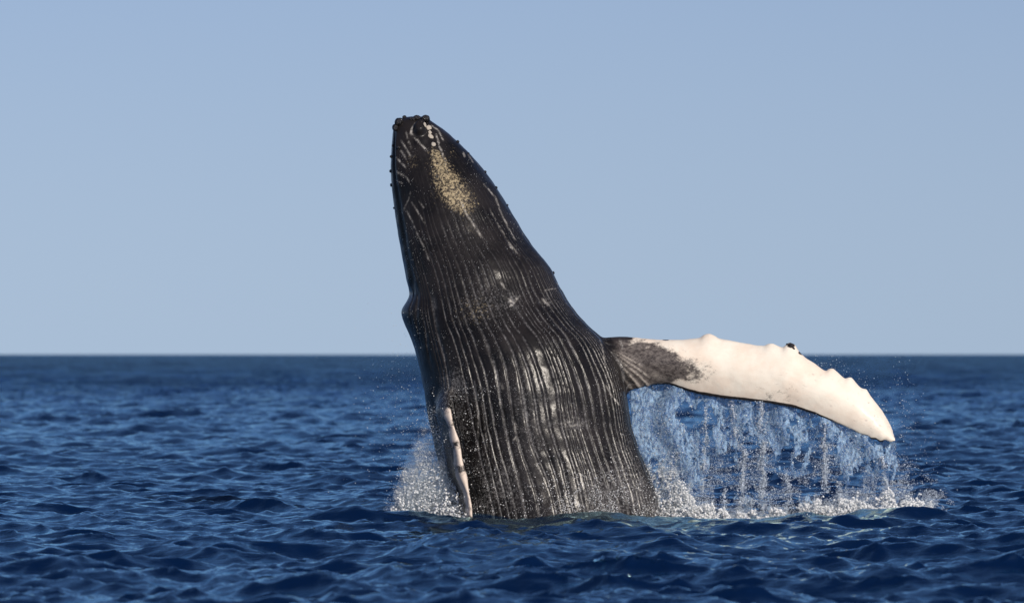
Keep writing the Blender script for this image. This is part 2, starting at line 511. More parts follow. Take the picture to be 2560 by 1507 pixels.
def build_whale():
    root = bpy.data.objects.new("humpback_whale", None)
    link(root)
    root["label"] = "black humpback whale breaching upright with one white flipper spread to the right"
    root["category"] = "whale"
    V, Fc, off = [], [], 0
    for v, f in (loft_body(), loft_fin(), loft_near()):
        V.append(v); Fc += [tuple(i + off for i in q) for q in f]; off += len(v)
    me = bpy.data.meshes.new("whale_base")
    me.from_pydata(np.vstack(V).tolist(), [], Fc)
    tmp = link(bpy.data.objects.new("whale_base", me))
    import bmesh
    bm = bmesh.new(); bm.from_mesh(me); bmesh.ops.recalc_face_normals(bm, faces=bm.faces[:]); bm.to_mesh(me); bm.free()
    md = tmp.modifiers.new("remesh", 'REMESH')
    md.mode = 'VOXEL'; md.voxel_size = 0.019; md.adaptivity = 0.0
    dg = bpy.context.evaluated_depsgraph_get()
    ev = tmp.evaluated_get(dg)
    body = bpy.data.meshes.new_from_object(ev)
    bpy.data.objects.remove(tmp)
    n = len(body.vertices)
    co = np.empty(n * 3, np.float32); body.vertices.foreach_get("co", co); co = co.reshape(-1, 3).astype(float)
    ed = np.empty(len(body.edges) * 2, np.int32); body.edges.foreach_get("vertices", ed); ed = ed.reshape(-1, 2)
    deg = np.bincount(ed.ravel(), minlength=n).astype(float)[:, None]
    # soften the joints between body and flippers into a continuous skin
    px = (co[:, 0] * 170.0 + 1280.0) / K
    py = row_of(co[:, 2])
    j1 = np.exp(-(((px - 1512) / 46) ** 2 + ((py - 905) / 75) ** 2)) * (co[:, 1] < 1.2)
    j2 = np.exp(-(((px - 1100) / 40) ** 2 + ((py - 960) / 40) ** 2)) * (co[:, 1] < -0.3)
    j3 = np.exp(-(((px - 1140) / 70) ** 2)) * smooth(980, 1010, py) * np.exp(-((co[:, 1] + 0.95) / 0.25) ** 2) * 0.6
    wgt = np.clip(0.06 + np.maximum(np.maximum(j1, j2), j3) * 1.3, 0, 0.85)[:, None]
    for it in range(34):
        acc = np.zeros_like(co)
        for q in range(3):
            acc[:, q] = np.bincount(ed[:, 0], co[ed[:, 1], q], n) + np.bincount(ed[:, 1], co[ed[:, 0], q], n)
        w_ = wgt if it >= 5 else np.maximum(wgt, 0.30)
        if it >= 5: w_ = np.where(wgt < 0.1, 0, wgt)
        co += w_ * (acc / deg - co)
    body.vertices.foreach_set("co", co.astype(np.float32).ravel()); body.update()
    nr = np.empty(n * 3, np.float32); body.vertex_normals.foreach_get("vector", nr); nr = nr.reshape(-1, 3).astype(float)
    # ---- surface coordinates
    px = (co[:, 0] * 170.0 + 1280.0) / K
    py = row_of(co[:, 2])
    cx, a, b, cy = body_frame(co[:, 2])
    u, v = (co[:, 0] - cx) / a, (co[:, 1] - cy) / b
    phi = np.degrees(np.arctan2(u, -v))                 # 0 faces the camera, + to the right
    rad = np.hypot(u, v)
    # flipper membership
    jt = (1485 + (py - 828) * (1548 - 1485) / (972 - 828.0))
    isfin = smooth(-6, 30, px - jt) * smooth(1.02, 1.12, rad)
    nx = 7.0 + np.interp(py, NEAR[:, 0], NEAR[:, 1]); nw = np.interp(py, NEAR[:, 0], NEAR[:, 2]); ny = np.interp(py, NEAR[:, 0], NEAR[:, 3])
    near = smooth(1.08, 1.16, rad) * (np.abs(px - nx + 8) < nw * 2.6 + 18) * (co[:, 1] < ny + 0.9) * (py > 940)
    # ---- throat grooves
    P = np.stack([phi / 22.0, py / 260.0, np.zeros(n)], -1)
    wob = (fbm(P * [1, 0.6, 1], 31, 3) - 0.5) * 1.1 + (fbm(P * [3.0, 3.0, 1], 35, 2) - 0.5) * 0.28
    phase = np.interp(phi, [-120, 20, 60, 120], [-20.5, 3.4, 12.4, 26.4]) + wob + 1.5 * (vnoise(np.stack([phi / 9.0, phi * 0, phi * 0], -1), 37) - 0.5)
    # folds bend round the eye on the left
    phase += -1.6 * np.exp(-((px - 1000) / 60) ** 2 - ((py - 770) / 90) ** 2)
    left_lim = np.interp(py, [280, 420, 600, 720, 830, 950, 1300], [-46, -50, -56, -72, -64, -52, -44])
    pm = smooth(-6, 8, phi - left_lim) * (1 - smooth(104, 118, phi))
    grow = 0.05 + 0.33 * smooth(420, 640, py - 0.35 * np.abs(phi)) + 0.55 * smooth(620, 900, py)
    pm = pm * grow * (1 - isfin) * (1 - near) * smooth(300, 380, py)
    fr = np.abs(phase - np.floor(phase) - 0.5)
    groove = 1 - smooth(0.04, 0.26, fr)
    disp = -0.013 * groove * pm
    # armpit folds fanning out over the fin root
    fx, fy_ = px - 1478, py - 842
    fang = np.degrees(np.arctan2(fy_, np.maximum(fx, 1)))
    fr_r = np.hypot(fx, fy_)
    fanm = smooth(1488, 1512, px - (py - 828) * 0.42) * (1 - smooth(0.86, 1.0, fr_r / np.interp(fang, [20, 30, 40, 60, 75], [90, 120, 178, 150, 150]))) * smooth(22, 30, fang) * (1 - smooth(70, 80, fang)) * (co[:, 1] < 0.35)
    fang2 = fang / 6.5 + (vnoise(np.stack([fang / 14, fr_r / 60, np.zeros(n)], -1), 51) - 0.5) * 0.6
    ff = np.abs(fang2 - np.floor(fang2) - 0.5)
    ffold = (1 - smooth(0.06, 0.3, ff)) * fanm
    disp += 0.016 * ffold
    # ---- modelled features
    def gb(x0, y0, sx, sy, amp, front=True):
        g = np.exp(-((px - x0) / sx) ** 2 - ((py - y0) / sy) ** 2) * amp
        return g * (v < 0.15) if front else g
    disp += 0.10 * (1 - smooth(0.55, 1.25, np.hypot((px - 1032) / 15.0, (py - 314) / 17.0))) * (v < 0.15)                       # chin knob
    disp -= gb(1050, 352, 13, 13, 0.02)
    disp -= gb(1015, 345, 9, 22, 0.025)
    sideL = np.clip(-u, 0, 1) ** 2
    disp += np.exp(-np.where(py < 768, (py - 768) / 26, (py - 768) / 44) ** 2) * sideL * np.exp(-((phi + 80) / 30) ** 2) * 0.11    # eye bulge
    disp -= np.exp(-((py - 722) / 20) ** 2) * sideL * np.exp(-((phi + 76) / 22) ** 2) * 0.035
    disp -= np.exp(-((phi + 64) / 4.0) ** 2) * smooth(300, 360, py) * (1 - smooth(690, 740, py)) * 0.030   # mouth line
    disp += np.exp(-((phi + 56) / 6.0) ** 2) * smooth(300, 360, py) * (1 - smooth(640, 740, py)) * 0.015   # lower lip
    lump = fbm(co * 1.5, 61, 3) - 0.5
    disp += (fbm(co * [0.9, 0.9, 0.6], 63, 2) - 0.5) * 0.14 * smooth(420, 640, py) * (1 - isfin) * (1 - near) * (v < 0.3)
    disp += lump * 0.06 * (1 - isfin) * smooth(300, 420, py)
    disp += (fbm(co * 6.0, 65, 2) - 0.5) * 0.014
    co2 = co + nr * disp[:, None]
    body.vertices.foreach_set("co", co2.astype(np.float32).ravel())
    body.polygons.foreach_set("use_smooth", np.ones(len(body.polygons), dtype=bool))
    body.update()
    # ---- colour masks (skin pattern)
    topz = np.interp(px, FIN_TOP[:, 0], FIN_TOP[:, 1]); botz = np.interp(px, FIN_BOT[:, 0], FIN_BOT[:, 1])
    chord = (py - topz) / np.maximum(botz - topz, 5)
    patch = (1 - smooth(1590, 1770, px)) * smooth(-0.12, 0.55, chord + 0.06 - 0.16 * smooth(1590, 1700, px)) * (1 - 0.95 * smooth(1625, 1680, px) * smooth(0.74, 0.95, chord))
    root_dark = 1 - smooth(1518, 1548, px - 10 * smooth(0.0, 0.3, chord))
    white = 1.30 - 1.70 * np.clip(patch * 1.15, 0, 1) - 1.8 * root_dark
    smudge = np.exp(-((px - 1915) / 50) ** 2 - ((py - 968) / 24) ** 2) * 0.55 + 0.35 * np.exp(-((px - 2140) / 40) ** 2 - ((py - 1035) / 30) ** 2) + 0.3 * np.exp(-((px - 1730) / 50) ** 2 - ((py - 905) / 26) ** 2)
    white = np.where(isfin > 0.3, white - smudge, -0.9)
    nwhite = 1.1 + 1.3 * (fbm(co * [6, 6, 9], 95, 3) - 0.5) - 2.2 * smooth(0.10, 0.30, co[:, 1] - ny) - 1.4 * (1 - smooth(975, 1020, py)) - 0.35 * np.sin(py / 17.0) ** 2
    white = np.where(near > 0.4, nwhite, white)
    rootm = isfin * (px < 1760) * smooth(0.0, 0.06, chord) * smooth(1500, 1530, px)
    edge = isfin * smooth(0.925, 0.965, chord) * smooth(1610, 1650, px) * (1 - 0.55 * smooth(1960, 2080, px))
    edge = np.maximum(edge, isfin * np.exp(-((px - 1944) / 12) ** 2 - ((py - 849) / 8) ** 2) * 1.0)
    edge = np.maximum(edge, isfin * np.exp(-((px - 1968) / 9) ** 2 - ((py - 868) / 7) ** 2) * 0.8)
    edge = np.maximum(edge, isfin * (1 - smooth(0.03, 0.10, chord)) * (1 - smooth(1540, 1575, px)))
    edge = np.maximum(edge, isfin * np.exp(-((px - 1639) / 9) ** 2) * (1 - smooth(0.01, 0.04, chord)))
    edge = np.maximum(edge, isfin * smooth(2100, 2150, px) * smooth(0.88, 0.97, chord) * 0.7)
    # scars, rubbed knobs and pale dashes, as they lie on the photographed animal
    STROKES = [([(1037, 306), (1028, 320), (1026, 333)], 3.4, 1.0), ([(1030, 334), (1049, 356), (1067, 376)], 2.8, 0.95), ([(1077, 311), (1095, 323), (1107, 350)], 2.4, 0.8),
        ([(1090, 334), (1098, 363), (1104, 376), (1114, 402)], 2.6, 0.9), ([(1014, 328), (1019, 350), (1027, 369)], 2.2, 0.55), ([(1002, 350), (1018, 376), (1027, 391)], 2.3, 0.75),
        ([(1001, 376), (1015, 397)], 2.6, 0.9), ([(991, 393), (1013, 418)], 2.5, 0.9), ([(993, 427), (1010, 440)], 2.3, 0.8), ([(987, 448), (1004, 458)], 2.2, 0.8), ([(1157, 381), (1161, 390)], 3.0, 0.9),
        ([(1169, 386), (1181, 404)], 2.2, 0.7), ([(1024, 482), (1010, 525)], 2.4, 0.5), ([(1016, 528), (1040, 575), (1062, 622), (1072, 650)], 2.4, 0.8), ([(1027, 506), (1062, 560)], 2.2, 0.6),
        ([(1045, 500), (1058, 520)], 2.0, 0.7), ([(1012, 440), (1022, 455)], 2.0, 0.7), ([(1210, 460), (1240, 493), (1259, 541), (1291, 598)], 2.6, 0.8), ([(1225, 520), (1270, 600), (1300, 640)], 2.0, 0.5),
        ([(1150, 500), (1172, 544), (1207, 595)], 3.0, 0.85), ([(1274, 612), (1283, 622)], 3.2, 0.9), ([(1272, 745), (1284, 757), (1296, 742)], 3.6, 0.95), ([(1284, 757), (1277, 764)], 3.6, 0.9), ([(1253, 705), (1264, 722)], 4.0, 0.55),
        ([(1360, 745), (1376, 760)], 4.0, 0.6), ([(1366, 723), (1392, 719)], 2.2, 0.7), ([(1350, 955), (1368, 949)], 3.0, 0.95), ([(1252, 955), (1258, 970)], 3.4, 0.6), ([(1400, 1055), (1432, 1050)], 2.2, 0.6), ([(1410, 1064), (1455, 1057)], 2.4, 0.6),
        ([(1188, 950), (1194, 1000), (1198, 1060), (1197, 1120)], 2.6, 0.75), ([(1208, 1010), (1214, 1060), (1222, 1120)], 2.2, 0.6), ([(1288, 1052), (1291, 1078)], 3.4, 0.75), ([(1284, 1096), (1292, 1088)], 2.6, 0.6),
        ([(1514, 962), (1528, 988), (1545, 1010)], 2.6, 0.8), ([(1550, 848), (1558, 872)], 3.0, 0.9), ([(1500, 850), (1516, 930), (1540, 985)], 2.4, 0.55)]
    sx_, sy_ = px * K, py * K
    mark = np.zeros(n)
    wig = (vnoise(co * 9.0, 91) - 0.5) * 5.0
    for pts, wd, st_ in STROKES:
        for (x0, y0), (x1, y1) in zip(pts[:-1], pts[1:]):
            t_ = np.clip(((sx_ - x0) * (x1 - x0) + (sy_ - y0) * (y1 - y0)) / ((x1 - x0) ** 2 + (y1 - y0) ** 2), 0, 1)
            dd = np.hypot(sx_ - x0 - t_ * (x1 - x0) + wig * 0.4, sy_ - y0 - t_ * (y1 - y0))
            mark = np.maximum(mark, (1 - smooth(wd * 0.3, wd * 1.15, dd)) * st_ * (0.45 + 0.75 * np.sin(np.pi * (0.08 + 0.84 * t_))))
    mark = mark * (v < 0.3)
    mott = 0.20 * smooth(560, 700, py) + 0.35 * smooth(820, 1050, py) + 0.35 * smooth(1080, 1270, py)
    mott = mott * (0.55 + 0.55 * smooth(0.38, 0.66, fbm(np.stack([phi / 26.0, py / 130.0, np.zeros(n)], -1), 71, 4)))
    mott += 0.7 * gb(1265, 740, 20, 14, 1.0) * (vnoise(co * 12, 81) > 0.45) + 0.5 * gb(1350, 738, 16, 22, 1.0) + 0.5 * gb(1200, 745, 60, 50, 1.0) + 0.35 * gb(1010, 385, 30, 34, 1.0)
    mott += 0.6 * gb(1110, 940, 45, 40, 1.0) + 0.5 * gb(1400, 1040, 45, 10, 1.0) + 0.5 * gb(1480, 1210, 60, 60, 1.0) + 0.4 * gb(1130, 1000, 26, 80, 1.0)
    mott = 0.8 * mott * smooth(-70, -48, phi) * (1 - isfin)
    # painted glint on the throat: a lobe running down from the chin
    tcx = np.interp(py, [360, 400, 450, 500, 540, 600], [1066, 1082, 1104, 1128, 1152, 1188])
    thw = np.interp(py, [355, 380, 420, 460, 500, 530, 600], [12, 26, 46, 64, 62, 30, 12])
    glint_tan = (1 - smooth(0.15, 1.25, np.abs(px - tcx) / thw)) * smooth(352, 375, py) * (1 - smooth(500, 545, py) * 0.55) * (1 - smooth(560, 610, py)) * (v < 0)
    glint_tan = np.clip(glint_tan, 0, 1) * 0.58 + 0.35 * gb(1012, 400, 22, 26, 1.0) + 0.30 * gb(1115, 375, 14, 18, 1.0) + 0.30 * gb(1170, 760, 55, 45, 1.0)
    attr(body, "mark", mark); attr(body, "root", rootm); attr(body, "near", near)
    attr(body, "phase", phase); attr(body, "pleat", pm); attr(body, "white", white); attr(body, "mottle", np.clip(mott, 0, 1))
    attr(body, "tan", np.clip(glint_tan, 0, 1)); attr(body, "edge", np.clip(edge, 0, 1))
    attr(body, "fold", np.clip(ffold * 1.1 + 0.8 * np.exp(-((px - 1618) / 16) ** 2 - ((py - 925 - (px - 1618) * 0.3) / 6) ** 2) * isfin * (v < 0.2), 0, 1))
    body.materials.clear()
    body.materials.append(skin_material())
    body.name = "body"
    bo = link(bpy.data.objects.new("body", body), root)
    print("whale polys", len(body.polygons))
    return root, bo, co2

whale, whale_body, whale_co = build_whale()

# ---- knobs (tubercles) and pale barnacle plates on the whale's head and flipper
def lump_mesh(name, seed, flat, mat, rings=9, segs=14):
    g = np.random.default_rng(seed)
    th = np.linspace(0, np.pi, rings)[1:-1]
    ph = np.linspace(0, 2 * np.pi, segs, endpoint=False)
    v = [(0, 0, 1.0 * flat)]
    for t in th:
        for p in ph:
            v.append((math.sin(t) * math.cos(p), math.sin(t) * math.sin(p), math.cos(t) * flat))
    v.append((0, 0, -1.0 * flat))
    v = np.array(v)
    v *= (1 + (0.28 if flat > 0.6 else 0.9) * (fbm(v * 1.7 + seed * 7.3, seed, 3) - 0.5))[:, None]
    nr = len(th)
    f = [(0, 1 + i, 1 + (i + 1) % segs) for i in range(segs)]
    for r_ in range(nr - 1):
        for i in range(segs):
            a_, b_ = 1 + r_ * segs + i, 1 + r_ * segs + (i + 1) % segs
            f += [(a_, a_ + segs, b_ + segs), (a_, b_ + segs, b_)]
    k = 1 + (nr - 1) * segs
    f += [(len(v) - 1, k + (i + 1) % segs, k + i) for i in range(segs)]
    return mesh_from(name, v, np.array(f), mat)

def knob_material():
    m = NT("knob_skin")
    co = m.coords()
    col = m.mix(m.ramp(m.noise(co, 2.2, 4.0, 0.7), 0.58, 0.72), C4(0.010, 0.009, 0.010), C4(0.20, 0.17, 0.15))
    p = m.principled(Base_Color=col, Roughness=0.35, IOR=1.4, Normal=m.bump(m.noise(co, 5.0, 3.0), 0.4, 0.1))
    p.inputs["Coat Weight"].default_value = 0.5
    return m.mat
def plate_material():
    m = NT("barnacle_plate")
    co = m.coords()
    col = m.mix(m.noise(co, 3.0, 5.0, 0.7), C4(0.80, 0.76, 0.68), C4(0.55, 0.46, 0.36))
    m.principled(Base_Color=col, Roughness=0.45, Normal=m.bump(m.noise(co, 6.0, 4.0), 0.6, 0.2))
    return m.mat

knob_meshes = [lump_mesh("tubercle", 3 + i, 0.9, None) for i in range(3)]
kmat, pmat = knob_material(), plate_material()
for me_ in knob_meshes: me_.materials.append(kmat)
plate_mesh = lump_mesh("barnacle", 9, 0.42, pmat)
bvh = BVHTree.FromPolygons(whale_co.tolist(), [tuple(p.vertices) for p in whale_body.data.polygons])

def on_whale(sx, sy):
    """point and normal of the whale's surface seen at a photograph pixel"""
    o = Vector((0.0, -DIST, CAM_H))
    d = Vector(((sx - 1280.0) / F_PX, 1.0, -(sy - 885.0) / F_PX)).normalized()
    loc, nor, idx, dist = bvh.ray_cast(o, d)
    if loc is None:
        p = o + d * (DIST + 0.5)
        loc, nor, idx, dist = bvh.find_nearest(p)
    return loc, nor
def put_knob(me_, name, sx, sy, r, lift, i):
    loc, nor = on_whale(sx, sy)
    o = link(bpy.data.objects.new(name, me_), whale)
    rr = r / 170.0
    rr *= 1.5 if sy < 330 else 0.95
    o.location = loc + nor * (rr * lift)
    o.rotation_mode = 'QUATERNION'
    o.rotation_quaternion = nor.to_track_quat('Z', 'Y')
    o.scale = (rr, rr * (0.8 + 0.15 * ((i * 7) % 5)), rr)
    o.rotation_quaternion = o.rotation_quaternion @ Vector((1, 0, 0)).to_track_quat('X', 'Z').slerp(Vector((0, 1, 0)).to_track_quat('X', 'Z'), 0.23 * (i % 5))
    return o
KNOBS = [(995, 294, 5.5), (986, 305, 4.5), (982, 316, 5.5), (999, 308, 7.0), (1043, 284, 5.0), (1066, 292, 8.0), (1027, 289, 3.2), (1011, 294, 3.4), (1034, 299, 3.6),
         (976, 363, 3.4), (973, 391, 5.0), (973, 428, 4.2), (976, 463, 3.8), (997, 369, 5.0), (1144, 355, 4.5), (1171, 384, 3.2), (1213, 430, 3.4), (1242, 468, 3.2), (1270, 512, 3.0),
         (984, 520, 3.0), (1006, 760, 4.0), (1394, 676, 4.0)]
for i, (sx, sy, r) in enumerate(KNOBS):
    put_knob(knob_meshes[i % 3], "tubercle", sx, sy, r, 0.5 if i < 6 else 0.2, i)
for i, (sx, sy, r) in enumerate([(1071, 320, 6.2), (1075, 331, 5.0), (1077, 341, 6.2), (1084, 361, 6.6), (1062, 312, 4.5), (1061, 302, 3.6)]):
    put_knob(plate_mesh, "barnacle", sx, sy, r, 0.05, i)
for i, (sx, sy, r) in enumerate([(1968, 861, 3.4), (1976, 864, 3.8), (1984, 871, 3.0)]):
    put_knob(knob_meshes[i % 3], "tubercle", sx, sy, r, 0.1, i)

# ------------------------------------------------------------------ splash water
def water_material(name, foam, tint, rough, bump=0.0, bscale=30.0, patchy=0.0):
    m = NT(name)
    p = m.principled(Base_Color=tint, Roughness=rough, IOR=1.333)
    p.inputs["Transmission Weight"].default_value = 1.0 - foam
    if patchy:
        nz = m.noise(m.coords((1.0, 1.0, 0.45)), 24.0, 5.0, 0.75)
        m.put(p.inputs["Transmission Weight"], m.ramp(nz, 0.36, 0.64, 1.0 - foam + patchy, 1.0 - foam - patchy))
    if bump:
        m.put(p.inputs["Normal"], m.bump(m.noise(m.coords((1, 1, 1), (0, 0.7, 0)), bscale, 4.0, 0.7), bump, 0.03))
    return m.mat
mat_drop = water_material("water_drop", 0.55, C4(0.82, 0.91, 1.0), 0.06)
mat_foam = water_material("white_water", 0.97, C4(0.92, 0.97, 1.0), 0.45, 0.4, 55.0)
for _n in mat_foam.node_tree.nodes:
    if _n.type == 'BSDF_PRINCIPLED':              # light soaks through foam
        _n.inputs["Subsurface Weight"].default_value = 0.9
        _n.inputs["Subsurface Radius"].default_value = (1.0, 1.0, 1.0)
        _n.inputs["Subsurface Scale"].default_value = 0.05
        _n.inputs["Transmission Weight"].default_value = 0.0
mat_strand = water_material("strand_water", 0.70, C4(0.70, 0.80, 0.95), 0.12, 0.6, 45.0, 0.25)
mat_sheet = water_material("water_sheet", 0.34, C4(0.46, 0.69, 0.98), 0.08, 1.0, 26.0, 0.32)

def drops_object(name, label, P, rad, mat, stretch=1.5, category=None):
    """many separate drops: one sphere instanced on points"""
    me = bpy.data.meshes.new(name)
    me.vertices.add(len(P))
    me.vertices.foreach_set("co", np.ascontiguousarray(P, np.float32).ravel())
    g = np.random.default_rng(len(P))
    n = len(P)
    e = 1 + (stretch - 1) * g.random(n) ** 2
    scl = np.stack([rad / np.sqrt(e), rad / np.sqrt(e), rad * e], -1)
    rot = np.stack([g.normal(0, 0.5, n), g.normal(0.6, 0.5, n), g.random(n) * 6.28], -1)
    for nm, arr in (("scl", scl), ("rot", rot)):
        a = me.attributes.new(nm, 'FLOAT_VECTOR', 'POINT')
        a.data.foreach_set("vector", np.ascontiguousarray(arr, np.float32).ravel())
    o = link(bpy.data.objects.new(name, me))
    gt = bpy.data.node_groups.new(name, 'GeometryNodeTree')
    gt.interface.new_socket("Geometry", in_out='INPUT', socket_type='NodeSocketGeometry')
    gt.interface.new_socket("Geometry", in_out='OUTPUT', socket_type='NodeSocketGeometry')
    gi, go = gt.nodes.new("NodeGroupInput"), gt.nodes.new("NodeGroupOutput")
    ico = gt.nodes.new("GeometryNodeMeshIcoSphere"); ico.inputs["Radius"].default_value = 1.0; ico.inputs["Subdivisions"].default_value = 2
    sm = gt.nodes.new("GeometryNodeSetShadeSmooth")
    st = gt.nodes.new("GeometryNodeSetMaterial"); st.inputs["Material"].default_value = mat
    ins = gt.nodes.new("GeometryNodeInstanceOnPoints")
    as_ = gt.nodes.new("GeometryNodeInputNamedAttribute"); as_.data_type = 'FLOAT_VECTOR'; as_.inputs["Name"].default_value = "scl"
    ar = gt.nodes.new("GeometryNodeInputNamedAttribute"); ar.data_type = 'FLOAT_VECTOR'; ar.inputs["Name"].default_value = "rot"
    L = gt.links.new
    L(ico.outputs["Mesh"], sm.inputs["Geometry"]); L(sm.outputs[0], st.inputs["Geometry"]); L(st.outputs[0], ins.inputs["Instance"])
    L(gi.outputs[0], ins.inputs["Points"]); L(as_.outputs[0], ins.inputs["Scale"]); L(ar.outputs[0], ins.inputs["Rotation"])
    L(ins.outputs[0], go.inputs[0])
    md = o.modifiers.new("drops", 'NODES'); md.node_group = gt
    me.materials.append(mat)
    o["kind"] = "stuff"; o["label"] = label
    return o

def fluid_object(name, label, P, rad, mat, voxel):
    """points run together into one sheet of water"""
    me = bpy.data.meshes.new(name)
    me.vertices.add(len(P))
    me.vertices.foreach_set("co", np.ascontiguousarray(P, np.float32).ravel())
    attr(me, "rad", rad)
    tmp = link(bpy.data.objects.new(name + "_points", me))
    gt = bpy.data.node_groups.new(name, 'GeometryNodeTree')
    gt.interface.new_socket("Geometry", in_out='INPUT', socket_type='NodeSocketGeometry')
    gt.interface.new_socket("Geometry", in_out='OUTPUT', socket_type='NodeSocketGeometry')
    gi, go = gt.nodes.new("NodeGroupInput"), gt.nodes.new("NodeGroupOutput")
    mp = gt.nodes.new("GeometryNodeMeshToPoints")
    ra = gt.nodes.new("GeometryNodeInputNamedAttribute"); ra.data_type = 'FLOAT'; ra.inputs["Name"].default_value = "rad"
    pv = gt.nodes.new("GeometryNodePointsToVolume"); pv.resolution_mode = 'VOXEL_SIZE'; pv.inputs["Voxel Size"].default_value = voxel
    vm = gt.nodes.new("GeometryNodeVolumeToMesh"); vm.resolution_mode = 'GRID'; vm.inputs["Threshold"].default_value = 0.1
    L = gt.links.new
    L(gi.outputs[0], mp.inputs["Mesh"]); L(ra.outputs[0], mp.inputs["Radius"]); L(mp.outputs[0], pv.inputs["Points"]); L(ra.outputs[0], pv.inputs["Radius"])
    L(pv.outputs[0], vm.inputs["Volume"]); L(vm.outputs[0], go.inputs[0])
    md = tmp.modifiers.new("fluid", 'NODES'); md.node_group = gt
    ev = tmp.evaluated_get(bpy.context.evaluated_depsgraph_get())
    out = bpy.data.meshes.new_from_object(ev)
    bpy.data.objects.remove(tmp)
    out.materials.clear(); out.materials.append(mat)
    out.polygons.foreach_set("use_smooth", np.ones(len(out.polygons), dtype=bool))
    out.name = name
    o = link(bpy.data.objects.new(name, out))
    o["kind"] = "stuff"; o["label"] = label
    print(name, "polys", len(out.polygons))
    return o

def pts(xd, yd, y):
    x, _, z = W(xd, yd, 0.0)
    return np.stack([x, y, z], -1)

FLOOR = 1290.0                                  # photograph row of the sea level under the flipper
def fin_low(xd): return np.interp(xd, FIN_BOT[:, 0], FIN_BOT[:, 1])

# ---- curtain pouring off the flipper's trailing edge
STRANDS = [(1737, 1000, 1150, 4, -4), (1733, 1140, 1218, 6, -10), (1800, 985, 1105, 6, 14), (1826, 1090, 1285, 13, -4), (1868, 985, 1130, 8, 4), (1872, 1080, 1285, 15, 2), 
           (2020, 1030, 1110, 7, 4), (2024, 1090, 1210, 13, 4), (1782, 1200, 1285, 5, -6), (1846, 1225, 1285, 6, 0), (1932, 1150, 1285, 8, 2), (2165, 1120, 1230, 9, 14), (2062, 1180, 1285, 11, 0),
           (1662, 1110, 1285, 14, 2), (1696, 1150, 1285, 10, 2), (1630, 1130, 1285, 16, 2)]
def curtain_field(xd, f):
    lo = fin_low(np.clip(xd, 1560, 2186)) - 2
    yd = lo + (FLOOR - lo) * f
    xd2 = xd + 60 * f ** 1.6 * smooth(1900, 2190, xd) + 7.0 * np.sin(yd / 31.0 + xd / 50.0) * f
    q = np.stack([xd2 / 34.0, yd / 95.0, np.zeros(len(xd))], -1)
    fine = 0.2 + 0.35 * smooth(1650, 1780, xd)
    nz = (1 - fine) * fbm(q, 101, 4, 0.55) + fine * fbm(np.stack([xd2 / 9.0, yd / 24.0, np.zeros(len(xd))], -1), 111, 3)
    thr = np.interp(xd, [1552, 1640, 1720, 1800, 2000, 2200], [0.23, 0.32, 0.48, 0.52, 0.555, 0.60]) + 0.10 * smooth(0.2, 0.9, f) - 0.17 * (1 - smooth(0.12, 0.48, f)) * smooth(1640, 1740, xd)
    hole = np.exp(-((xd2 - 1688) / 42) ** 2 - ((yd - 1015) / 32) ** 2) + 0.7 * np.exp(-((xd2 - 1755) / 16) ** 2 - ((yd - 1040) / 26) ** 2) + 0.8 * np.exp(-((xd2 - 1772) / 28) ** 2 - ((yd - 1190) / 70) ** 2) + 0.6 * np.exp(-((xd2 - 1905) / 22) ** 2 - ((yd - 1190) / 40) ** 2)
    keep = nz > thr + 0.30 * hole
    y = fin_y(xd2) - 0.02 + 0.07 * np.sin(xd2 / 15.0 + 2 * np.sin(yd / 50.0)) + 0.15 * (vnoise(np.stack([xd2 / 60.0, yd / 60.0, yd * 0], -1), 121) - 0.5)
    return xd2, yd, keep, y
def curtain_points(n, g):
    """dense near the body, breaking into strands towards the tip"""
    xd = 1552 + (2200 - 1552) * g.random(n * 4) ** 1.25
    f = g.random(n * 4)
    xd2, yd, keep, y = curtain_field(xd, f)
    xd2, yd, y = xd2[keep][:n], yd[keep][:n], y[keep][:n]
    return xd2, yd, y + g.normal(0, 0.012, len(xd2))
def film_object(name, label):
    """the torn sheet as a thin rippled film with real holes"""
    nx_, ny_ = 250, 120
    xd, f = [q.ravel() for q in np.meshgrid(np.linspace(1552, 2196, nx_), np.linspace(0, 1, ny_), indexing='xy')]
    xd2, yd, keep, y = curtain_field(xd, f)
    y = y + 0.05 * (fbm(np.stack([xd2 / 11.0, yd / 16.0, yd * 0], -1), 127, 3) - 0.5)
    q = grid_faces(ny_, nx_)
    q = q[keep[q].sum(1) >= 3]
    me = mesh_from(name, pts(xd2, yd, y), q, mat_sheet)
    import bmesh
    bm = bmesh.new(); bm.from_mesh(me)
    bmesh.ops.delete(bm, geom=[v_ for v_ in bm.verts if not v_.link_faces], context='VERTS')
    bmesh.ops.smooth_vert(bm, verts=bm.verts[:], factor=0.5, use_axis_x=True, use_axis_y=True, use_axis_z=True)
    bm.to_mesh(me); bm.free()
    o = link(bpy.data.objects.new(name, me))
    md = o.modifiers.new("film", 'SOLIDIFY'); md.thickness = 0.012
    o["kind"] = "stuff"; o["label"] = label
    return o
def strand_points(g, per):
    X, Y, D = [], [], []
    for (x0, ya, yb, w, drift) in STRANDS:
        k = int(per * (yb - ya) * (w / 8.0))
        t = g.random(k)
        yd = ya + (yb - ya) * t
        mid = x0 + drift * t + 4.0 * (vnoise(np.stack([yd / 26.0, yd * 0 + x0, yd * 0], -1), 131) - 0.5) * 2
        ww = w * (0.35 + 1.0 * vnoise(np.stack([yd / 18.0, yd * 0 + x0 * 3, yd * 0], -1), 133))
        X.append(mid + g.normal(0, 1, k) * np.abs(g.normal(0, 0.6, k)) * ww); Y.append(yd)
        D.append(fin_y(x0) + g.normal(0, 0.05, k) - 0.08)
    return np.concatenate(X), np.concatenate(Y), np.concatenate(D)
g = np.random.default_rng(21)
film_object("water_curtain", "thin torn blue sheet of water pouring off the white flipper")
